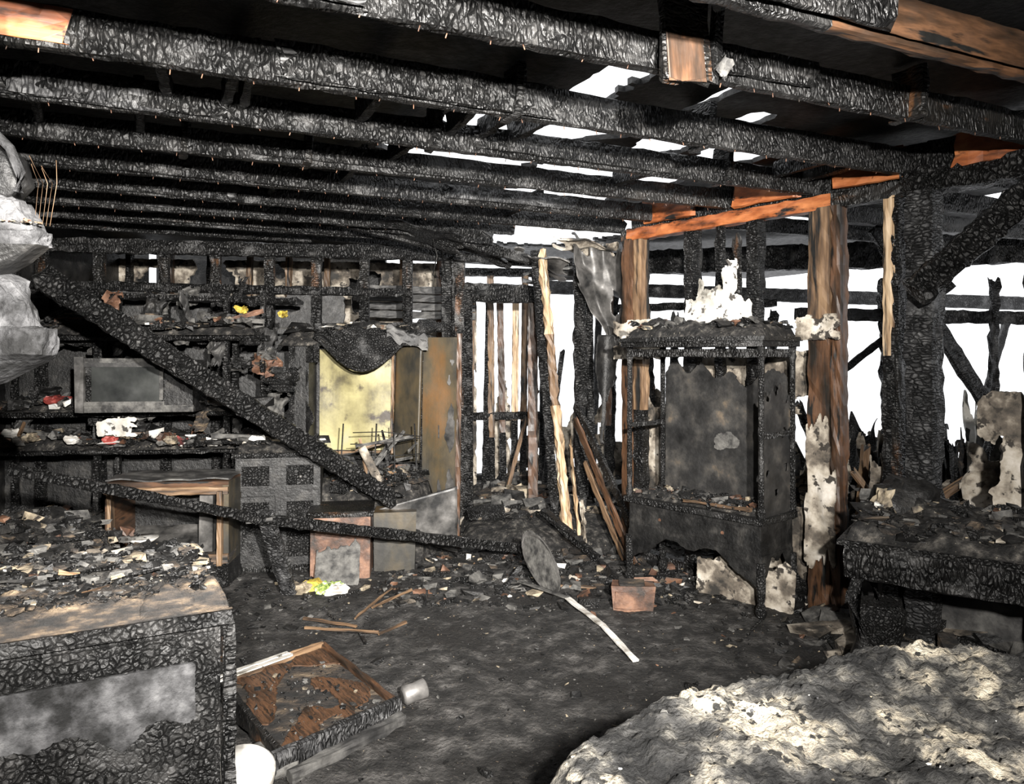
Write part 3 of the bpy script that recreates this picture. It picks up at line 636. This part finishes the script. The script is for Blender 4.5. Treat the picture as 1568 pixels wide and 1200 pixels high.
for k in range(5): b.tube([(-1.24 + .01 * k, 1.95, 1.93), (-1.23 + .012 * k, 1.95, 2.04), (-1.25 + .014 * k + U(-.02, .02), 1.95, U(2.08, 2.14))], .0008, TAN, 4)
b.done()

# ------------------------------------------------------------------ fallen beams
b = MB('fallen_beam'); b.beam((-2.82, 4.5, 2.06), (-.88, 5.6, .50), .14, .15, CHARB, jit=.008, seg=.03, rag=.04, taper=.8); b.done()
b = MB('fallen_beam')
b.beam((-2.62, 3.9, 1.0), (-1.57, 4.7, .56), .05, .055, CHARB, jit=.005, seg=.04)
b.beam((-1.6, 4.68, .57), (.15, 5.65, .12), .05, .065, CHARB, jit=.005, seg=.04, rag=.03)
b.beam((-1.56, 4.74, .60), (-1.47, 4.95, .02), .05, .11, CHARG, up=(1, -.3, 0), jit=.005)
b.beam((-1.66, 4.70, .55), (-1.50, 4.72, .56), .06, .03, GREY)
b.done()

# ------------------------------------------------------------------ left shelving unit with clutter
b = MB('burned_shelving')
X0, X1 = -4.15, -1.95
for z in (.12, .84, 1.13, 1.72):
    b.beam((X0, 5.85, z), (X1, 6.12, z), .45, .04, CHAR, jit=.004)
for x in (-4.1, -3.25, -2.28, -2.0):
    b.beam((x, 5.78 + (x + 4.15) * .12, .0), (x, 5.78 + (x + 4.15) * .12, 2.1), .04, .05, CHAR, up=(0, 1, 0)); b.beam((x, 6.2, 0), (x, 6.2, 2.1), .04, .05, CHAR, up=(0, 1, 0))
b.beam((X0, 6.0, 2.08), (X1 + .2, 6.2, 2.02), .3, .04, CHAR, jit=.008)
for z, n, h in ((.86, 700, .14), (1.15, 600, .12), (1.74, 700, .16), (.15, 200, .3)):
    b.mound([(-4.1, 5.64), (-2.0, 5.85), (-2.0, 6.3), (-4.1, 6.1)], lambda x, y: z + h * (.5 + .7 * nz(x * 3, y * 3, z)) + .03 * nz(x * 14, y * 14), z, .12, .035, ASH)
    scatter(b, n, lambda: (lambda x, y: (x, y, z + h * (.5 + .7 * nz(x * 3, y * 3, z))))(U(-4.1, -2.0), U(5.60, 6.1)), .02, .12, MIX + MIXL + [RED, CREAM, WHITE, BLUE] if z < 1.2 else MIX + MIXL)
for k in range(16):
    x = U(-3.9, -2.1); z = random.choice([.98, 1.27, 1.85]); b.beam((x, 5.62, z), (x + U(-.35, .35), 5.75, z + U(-.06, .1)), .02, .03, random.choice([TAN, GREY, GREY, CHAR, RUST]))
for x, z, m in ((-2.02, 1.93, YFR), (-1.72, 1.90, YFR), (-3.0, .95, RED), (-3.3, .95, WHITE), (-3.6, .97, CREAM), (-2.6, .97, RUST), (-1.9, .95, WHITE), (-3.45, 1.25, RED), (-2.55, .95, CREAM), (-3.75, 1.0, WHITE)):
    q = .5 if m == YFR else .85
    b.loft([(z - .03, x - .04 * q, x + .04 * q, 5.60, 5.68), (z, x - .055 * q, x + .055 * q, 5.58, 5.68), (z + .035 * q, x - .03 * q, x + .03 * q, 5.6, 5.67)], m, n=14, jit=.014)
for k in range(60):
    x = U(-4.0, -1.9); z = U(.9, 2.0); w = U(.06, .26); h = U(.06, .26); y = U(5.8, 6.2); sd = U(0, 40); tl = U(-.4, .4)
    b.sheet(lambda a, c: (x + w * a + tl * c * h, y + .08 * nz(a * 3, c * 3, sd), z + h * c), 14, 14, random.choice([SOOT, CHAROBJ, CHAROBJ, DRYG, DRYG, ASHT, GREY, RUST]), keep=lambda a, c: min(a, 1 - a, c, 1 - c) * 2 + .8 * nz(a * 4, c * 4, sd) > .05, jit=.3)
b.sheet(lambda a, c: (-3.08 + .3 * a, 5.57 - .02 * c, .98 + .15 * c), 20, 12, PL, keep=lambda a, c: min(a, 1 - a, c, 1 - c) * 2 + .6 * nz(a * 4, c * 4, 3) > .05, jit=.3)
b.done()

b = MB('microwave_oven')
b.M = Matrix.Translation((-3.12, 5.38, 1.17)) @ Matrix.Rotation(.12, 4, 'Z')
b.box((0, .02, 0), (.80, .36, .38), CHAROBJ, .003)
b.box((-.01, -.01, 0), (.05, .03, .40), METAL, .004); b.box((0, 0, .35), (.80, .03, .39), GREY, .003); b.box((0, 0, 0), (.80, .03, .05), GREY, .003); b.box((.60, 0, .04), (.80, .03, .36), SOOT, .003)
b.box((.10, .0, .08), (.58, .015, .33), GLASS); b.box((.05, -.005, .05), (.60, .012, .08), GREY); b.box((.05, -.005, .33), (.60, .012, .36), DRYG)
b.box((.575, -.03, .09), (.60, -.015, .32), GREY); b.box((.58, -.02, .28), (.595, .01, .30), SOOT); b.box((.58, -.02, .11), (.595, .01, .13), SOOT)
for k in range(4):
    for q in range(3): b.box((.64 + .045 * q, -.006, .10 + .05 * k), (.67 + .045 * q, .002, .13 + .05 * k), SOOT)
b.done()
b = MB('gutted_television')
b.M = Matrix.Translation((-2.72, 5.02, .17)) @ Matrix.Rotation(.10, 4, 'Z')
w, h, d = .80, .56, .42
b.box((0, 0, -.17), (w, d, -.0), CHAROBJ, .01)
b.box((0, 0, 0), (w, d, .06), ASHT, .004); b.box((0, 0, h - .05), (w, d, h), BROWN, .004); b.box((0, 0, 0), (.04, d, h), BROWN); b.box((w - .04, 0, 0), (w, d, h), BRONZE)
b.box((0, d - .02, 0), (w, d, h), SOOT)
b.beam((.0, -.01, h - .06), (w, -.01, h - .06), .03, .05, TAN, jit=.003); b.beam((w - .05, -.01, .0), (w - .05, -.01, h - .06), .03, .09, TAN, up=(0, 1, 0), jit=.003); b.beam((.04, -.01, .0), (.04, -.01, h - .06), .03, .07, TAN, up=(0, 1, 0), jit=.003); b.beam((.0, -.01, .04), (w, -.01, .04), .03, .06, TAN, jit=.003)
b.sheet(lambda a, c: (.10 + .55 * a, .05 + .25 * c, .08 + .12 * c + .01 * nz(a * 4, c * 4)), 16, 10, METAL, thick=(0, 0, .006))
b.box((w - .20, .02, .08), (w - .11, .14, h - .1), METAL, .004)
b.lathe([(.02, 0), (.07, .01), (.10, .035), (.098, .04), (.06, .015)], (.22, .06, .14), WHITE, n=20)
b.sheet(lambda a, c: (.0 + w * a, .0 + d * c, h + .01 + .02 * nz(a * 4, c * 4)), 16, 12, DRYG, thick=(0, 0, .01), jit=.3)
scatter(b, 60, lambda: (U(.05, .7), U(.02, .3), .08), .01, .05, MIX)
b.done()

b = MB('charred_cupboard')
b.M = Matrix.Translation((-2.0, 5.42, 0)) @ Matrix.Rotation(.2, 4, 'Z')
w, h, d = .60, .84, .42
b.box((0, 0, .05), (w, d, h), SOOT, .003); b.box((.02, .02, 0), (w - .02, d, .06), CBROWN, .003); b.box((-.02, -.03, h), (w + .03, d, h + .035), CHAROBJ, .004)
for x in (.0, .31):
    for z0, z1 in ((.08, .56), (.60, .82)):
        b.box((x + .01, -.02, z0), (x + .28, 0, z1), SOOT, .002)
        b.box((x + .05, -.03, z0 + .04), (x + .24, -.018, z1 - .04), CHAROBJ, .002)
    b.lathe([(.004, .02), (.012, .015), (.006, 0)], (x + .15, -.02, .70), METAL, axis=(0, -1, 0))
b.mound([(0, 0), (w, 0), (w, d), (0, d)], lambda x, y: h + .10 + .04 * nz(x * 8, y * 8), h + .035, .12, .025, ASH)
scatter(b, 120, lambda: (U(.02, w), U(0, d), h + .10), .015, .10, MIXL)
b.done()

# ------------------------------------------------------------------ wrecked refrigerator / wardrobe group
b = MB('wrecked_refrigerator')
b.sheet(lambda a, c: (-1.63 + .63 * a, 6.36 + .02 * nz(a * 2, c * 2), .78 + .85 * c), 24, 24, YEL, thick=(0, .03, 0))
b.box((-1.78, 6.15, .0), (-1.66, 6.7, 1.68), SOOT, .01)
b.sheet(lambda a, c: (-1.82 + .26 * a, 6.12 + .05 * math.sin(a * 5), .95 + .72 * c), 30, 44, CHAROBJ, thick=(0, .02, 0), keep=lambda a, c: a < .6 + .5 * nz(c * 3, 5) or c > .8, smooth=True)
b.sheet(lambda a, c: (-1.0 + .23 * a + .03 * c, 6.30 - .15 * a, .70 + 1.0 * c), 12, 30, BRONZE, thick=(.01, .02, 0), smooth=True)
b.box((-1.75, 6.4, .0), (-.5, 6.72, 1.68), SOOT, .01)
b.beam((-1.63, 6.33, .76), (-1.0, 6.33, .76), .03, .03, TAN); b.beam((-1.01, 6.32, .76), (-1.0, 6.32, 1.6), .02, .02, TAN, up=(0, 1, 0))
b.mound([(-1.9, 6.1), (-.75, 6.05), (-.6, 6.7), (-1.9, 6.7)], lambda x, y: 1.84 + .07 * nz(x * 4, y * 4) + .04 * nz(x * 14, y * 14) - .08 * abs(x + 1.3), 1.66, .15, .03, ASH)
scatter(b, 400, lambda: (U(-1.85, -.7), U(6.05, 6.6), 1.80), .02, .12, MIX + MIXL)
b.sheet(lambda a, c: (-1.60 + .80 * a, 6.08 - .05 * math.sin(a * 3.14) + .05 * nz(a * 7, c * 3), 1.80 + .05 * nz(a * 6, 1) - c * (.07 + .27 * math.sin(math.pi * min(1, a * 1.0)) ** 1.3)), 60, 24, CHAROBJ, thick=(0, .02, .0), smooth=True)
b.tube([(-1.6 + .8 * i / 14, 6.06 - .05 * math.sin(i / 14 * 3.14), 1.73 - .27 * math.sin(i / 14 * 3.14) ** 1.3) for i in range(15)], .014, CHAROBJ, 8)
b.sheet(lambda a, c: (-1.0 + .32 * a, 5.98 + .1 * a, 1.76 + .05 * nz(a * 5, c * 5) - .1 * a + (.10 * c - .04)), 16, 8, DRYG, thick=(0, .02, .01), jit=.3)
b.done()
b = MB('wardrobe_side_panel')
b.sheet(lambda a, c: (-.77 + .31 * a + .02 * c, 6.26 - .10 * a + .012 * nz(a * 2, c * 3), .0 + 1.73 * c), 14, 44, BRONZE, thick=(.005, .02, 0))
b.sheet(lambda a, c: (-.62 + .14 * a + .02 * c, 6.195 - .045 * a, .35 + 1.2 * c), 14, 44, METAL, thick=(.0, .006, 0), keep=lambda a, c: nz(a * 2, c * 5, 11) > .12, jit=.3)
b.beam((-.45, 6.17, 0), (-.43, 6.17, 1.76), .04, .03, BROWN, up=(0, 1, 0)); b.beam((-.77, 6.25, 0), (-.75, 6.25, 1.74), .02, .02, CHAR, up=(0, 1, 0))
b.done()
b = MB('wire_rack')
for k in range(5): 
    z = .62 + .09 * k; b.tube([(-1.32 + .02 * k, 5.85, z), (-1.0, 5.83, z + U(-.04, .06)), (-.72, 5.9, z + U(-.05, .05))], .004, SOOT)
for x in (-1.32, -1.1, -.9, -.72): b.tube([(x, 5.9, 0), (x + U(-.04, .04), 5.85, .5), (x + U(-.05, .05), 5.86, 1.05)], .006, SOOT)
for k in range(10): b.beam((U(-1.3, -.8), 5.8, U(.55, .9)), (U(-1.2, -.7), 5.9, U(.65, 1.0)), .01, .02, random.choice([GREY, CHAR, GREY, TAN]))
b.beam((-1.15, 5.75, .88), (-1.02, 5.8, .60), .01, .06, DRY)
b.mound([(-1.6, 5.75), (-.7, 5.7), (-.6, 6.1), (-1.6, 6.1)], lambda x, y: .60 + .12 * nz(x * 4, y * 4) + .04 * nz(x * 13, y * 13), 0, .1, .03, ASH)
scatter(b, 300, lambda: (U(-1.4, -.7), U(5.75, 6.0), .6 + U(-.05, .1)), .02, .12, MIX)
b.done()
b = MB('bent_metal_flap')
b.sheet(lambda a, c: (-1.10 + .68 * a, 5.62 + .12 * a + .05 * c, (.40 + .18 * a) - c * (.12 + .40 * a)), 30, 20, METAL, thick=(0, .008, .004), smooth=True)
b.done()
b = MB('rusted_storage_box')
b.M = Matrix.Translation((-1.42, 5.28, .0)) @ Matrix.Rotation(.15, 4, 'Z')
b.box((0, 0, 0), (.42, .34, .46), RUST, .012); b.box((.03, -.012, .04), (.39, 0, .40), RUST, .008); b.box((-.015, -.015, .44), (.44, .36, .48), CBROWN, .01)
b.box((.44, .15, .0), (.74, .4, .42), BRONZE, .015)
b.sheet(lambda a, c: (.05 + .3 * a, -.02 - .2 * (1 - c), .02 + .28 * c), 20, 20, GREY, thick=(0, .01, .004), keep=lambda a, c: c < .8 + .5 * nz(a * 3, 8), jit=.3)
b.done()

# ------------------------------------------------------------------ things on the floor
def F(x, y, z=0): return (x, y, fz(x, y) + z)
b = MB('oval_mirror')
def om(dy): return lambda a, c: (.02 + .22 * a + .12 * (1 - c), 5.28 - .30 * a - .20 * (1 - c) + dy, .02 + .36 * c)
b.sheet(om(0), 40, 40, GREY, thick=(0, .012, .004), keep=lambda a, c: (a - .5) ** 2 + (c - .5) ** 2 < .25)
b.sheet(om(-.006), 40, 40, METAL, thick=(0, .003, 0), keep=lambda a, c: .19 < (a - .5) ** 2 + (c - .5) ** 2 < .245)
b.done()
b = MB('bent_metal_strip')
b.beam(F(.05, 5.15, .05), F(.36, 4.78, .04), .04, .010, GREY, jit=.001); b.beam(F(.35, 4.80, .04), F(.52, 4.3, .03), .04, .010, WHITE, jit=.001); b.beam(F(.52, 4.3, .03), F(.64, 3.88, .03), .035, .010, WHITE, jit=.001)
b.beam(F(-.08, 4.95, .02), F(.06, 5.15, .15), .03, .012, CHARG, jit=.001)
b.done()
b = MB('wooden_stick_frame')
for p, q in (((-.94, 4.5), (-.80, 5.0)), ((-.80, 5.0), (-.67, 5.0)), ((-.67, 5.0), (-.86, 4.62)), ((-1.2, 4.35), (-.75, 4.22)), ((-.75, 4.22), (-.62, 4.4)), ((-1.25, 4.5), (-.9, 4.35))):
    b.beam(F(*p, .02), F(*q, .03), .014, .012, random.choice([TAN, CBROWN, BROWN]), jit=.002)
b.done()
b = MB('scorched_brick_block'); b.M = Matrix.Translation((.62, 4.66, 0)) @ Matrix.Rotation(-.15, 4, 'Z'); b.box((0, 0, 0), (.26, .14, .15), RUST, .012); b.box((.02, -.01, .02), (.2, 0, .12), RUST, .008); b.box((.05, .02, .15), (.2, .12, .17), ASHT, .008); b.done()
b = MB('crumpled_food_packet')
for x, y, m in ((-1.25, 5.0, GRN), (-1.15, 4.96, WHITE), (-1.35, 5.05, YFR), (-1.18, 5.02, GRN), (-1.42, 5.0, CREAM)):
    b.loft([(.0, x - .05, x + .05, y - .04, y + .04), (.04, x - .07, x + .06, y - .05, y + .05), (.07, x - .03, x + .03, y - .03, y + .03)], m, n=12, jit=.016)
b.done()
b = MB('crumpled_food_packet')
for x, y, m in ((-2.0, 4.75, YFR), (-1.93, 4.7, RUST), (-2.05, 4.85, CREAM)): b.loft([(.0, x - .04, x + .04, y - .03, y + .03), (.04, x - .05, x + .05, y - .04, y + .04), (.06, x - .03, x + .03, y - .03, y + .03)], m, n=10, jit=.012)
b.done()
b = MB('fallen_drawer')
b.M = frame((-.98, 3.88, .02), (.60, -.80), (-.60, -.72))
b.box((0, 0, 0), (.80, .60, .03), CBROWN, .004)
b.beam((0, 0, .05), (.80, 0, .05), .03, .07, BROWN, jit=.003); b.beam((0, .60, .05), (.80, .60, .05), .03, .08, CBROWN, jit=.003)
b.beam((.0, 0, .05), (.0, .60, .05), .03, .08, TAN, jit=.003); b.beam((.80, -.02, .05), (.80, .64, .05), .04, .09, CHARG, jit=.003); b.beam((.86, .0, .03), (.88, .60, .03), .05, .04, DRYG, jit=.003)
b.sheet(lambda a, c: (.03 + .76 * a, .02 + .56 * c, .055 + .006 * nz(a * 5, c * 5)), 50, 40, ASHT, thick=(0, 0, .010), jit=.3)
b.sheet(lambda a, c: (.03 + .76 * a, .02 + .56 * c, .068 + .006 * nz(a * 5, c * 5)), 50, 40, BROWN, thick=(0, 0, .006), keep=lambda a, c: nz(a * 3, c * 3, 3) > .05, jit=.3)
b.sheet(lambda a, c: (-.01 + .09 * a, .02 + .66 * c, .095 + .01 * a), 12, 40, PL, thick=(0, 0, .006), keep=lambda a, c: nz(a * 3, c * 5, 5) > -.2 and c > .3, jit=.3)
scatter(b, 260, lambda: (U(.05, .75), U(.05, .55), .075), .004, .022, MIXD)
b.done()
b = MB('white_bucket_lid'); b.lathe([(.06, 0), (.10, .01), (.115, .05), (.12, .10), (.105, .115), (.03, .13)], (-.98, 2.72, .01), WHITE, n=28, axis=(.1, -.35, 1)); b.lathe([(.09, 0), (.13, .02), (.13, .05), (.1, .06)], (-.93, 2.88, .01), GREY, n=24)
b.done()
b = MB('crushed_can'); b.lathe([(.03, 0), (.045, .01), (.04, .06), (.045, .11), (.03, .12)], F(-.50, 3.42, .045), METAL, axis=(.8, .4, .15), n=16); b.done()
b = MB('leaning_drywall_scrap')
b.sheet(lambda a, c: (1.22 + .5 * a, 4.98 - .40 * a - .05 * c, .0 + .34 * c), 40, 28, DRY, thick=(0, .012, 0), keep=lambda a, c: c < .8 + .4 * nz(a * 5, 2), jit=.3); b.done()

# ------------------------------------------------------------------ loose debris over the floor
b = MB('floor_debris')
def onfloor():
    for _ in range(60):
        x = U(-3.2, 3.0); y = U(2.2, 7.2)
        c = math.hypot((x + .15) / 1.1, (y - 3.7) / 1.15)
        if x < -.9 and y < 3.1: continue
        if R() < min(1, .06 + max(0, c - .8) * .9): return (x, y, fz(x, y))
    return (0, 5.5, 0)
scatter(b, 7500, onfloor, .008, .06, MIX + MIXD)
scatter(b, 1600, lambda: (lambda x, y: (x, y, fz(x, y)))(U(-.9, 1.9), U(4.7, 6.9)), .02, .10, MIX + MIXL)
scatter(b, 6000, lambda: (lambda x, y: (x, y, fz(x, y)))(U(-1.8, 2.0), U(2.2, 4.8)), .004, .014, MIXD * 2 + [CREAM] * 2 + [GREY] * 6, flat=.1)
scatter(b, 900, lambda: (lambda x, y: (x, y, fz(x, y)))(U(-.7, 1.2), U(7.0, 9.5)), .03, .25, MIXL)
for k in range(110):
    p = onfloor(); a = U(0, 3.14); l = U(.06, .3); b.beam((p[0], p[1], p[2] + .015), (p[0] + l * math.cos(a), p[1] + l * math.sin(a), fz(p[0] + l * math.cos(a), p[1] + l * math.sin(a)) + .02), U(.008, .03), .012, random.choice([CHAR, CHAR, CHAR, CBROWN, TAN, GREY]), jit=.001)
b.done()
b = MB('ash_heap')
def zh(x, y): return .16 + .12 * nz(x * 3, y * 3) + .05 * nz(x * 9, y * 9)
b.mound([(-.4, 6.3), (.2, 6.0), (.95, 6.1), (1.5, 6.3), (1.5, 8.6), (-.6, 8.6)], zh, .0, .3, .04, ASH)
scatter(b, 900, lambda: (lambda x, y: (x, y, zh(x, y)))(U(-.3, 1.3), U(6.5, 8.3)), .03, .2, MIXL + [DRY] * 3)
b.done()

# ------------------------------------------------------------------ light: overcast white sky + on-camera flash + added fill spot
w = bpy.data.worlds.new('World'); S.world = w; w.use_nodes = True
bg = w.node_tree.nodes['Background']; bg.inputs[0].default_value = (.97, .98, 1, 1); bg.inputs[1].default_value = 1.9
def spot(name, loc, tgt, e, ang, size, blend=.6, col=(1, .96, .91)):
    l = bpy.data.lights.new(name, 'SPOT'); l.energy = e; l.spot_size = math.radians(ang); l.spot_blend = blend; l.shadow_soft_size = size; l.color = col
    o = bpy.data.objects.new(name, l); S.collection.objects.link(o); o.location = loc
    o.rotation_euler = (Vector(tgt) - Vector(loc)).to_track_quat('-Z', 'Y').to_euler()
spot('camera_flash', (.12, -.8, 2.05), (0, 5, 1.3), 1450, 124, .04)
spot('added_fill_far', (.6, -.7, 2.15), (-1.0, 6, 1.7), 5600, 68, .05, .9)  # added fill lamp behind the camera, lifts the back of the room

cam = bpy.data.cameras.new('Camera'); co = bpy.data.objects.new('Camera', cam); S.collection.objects.link(co); S.camera = co
co.location = (0, 0, 1.6); co.rotation_euler = (math.radians(90), 0, 0)
cam.sensor_width = 36; cam.lens = 26.4; cam.shift_y = -.038; cam.clip_start = .05
S.view_settings.view_transform = 'Standard'
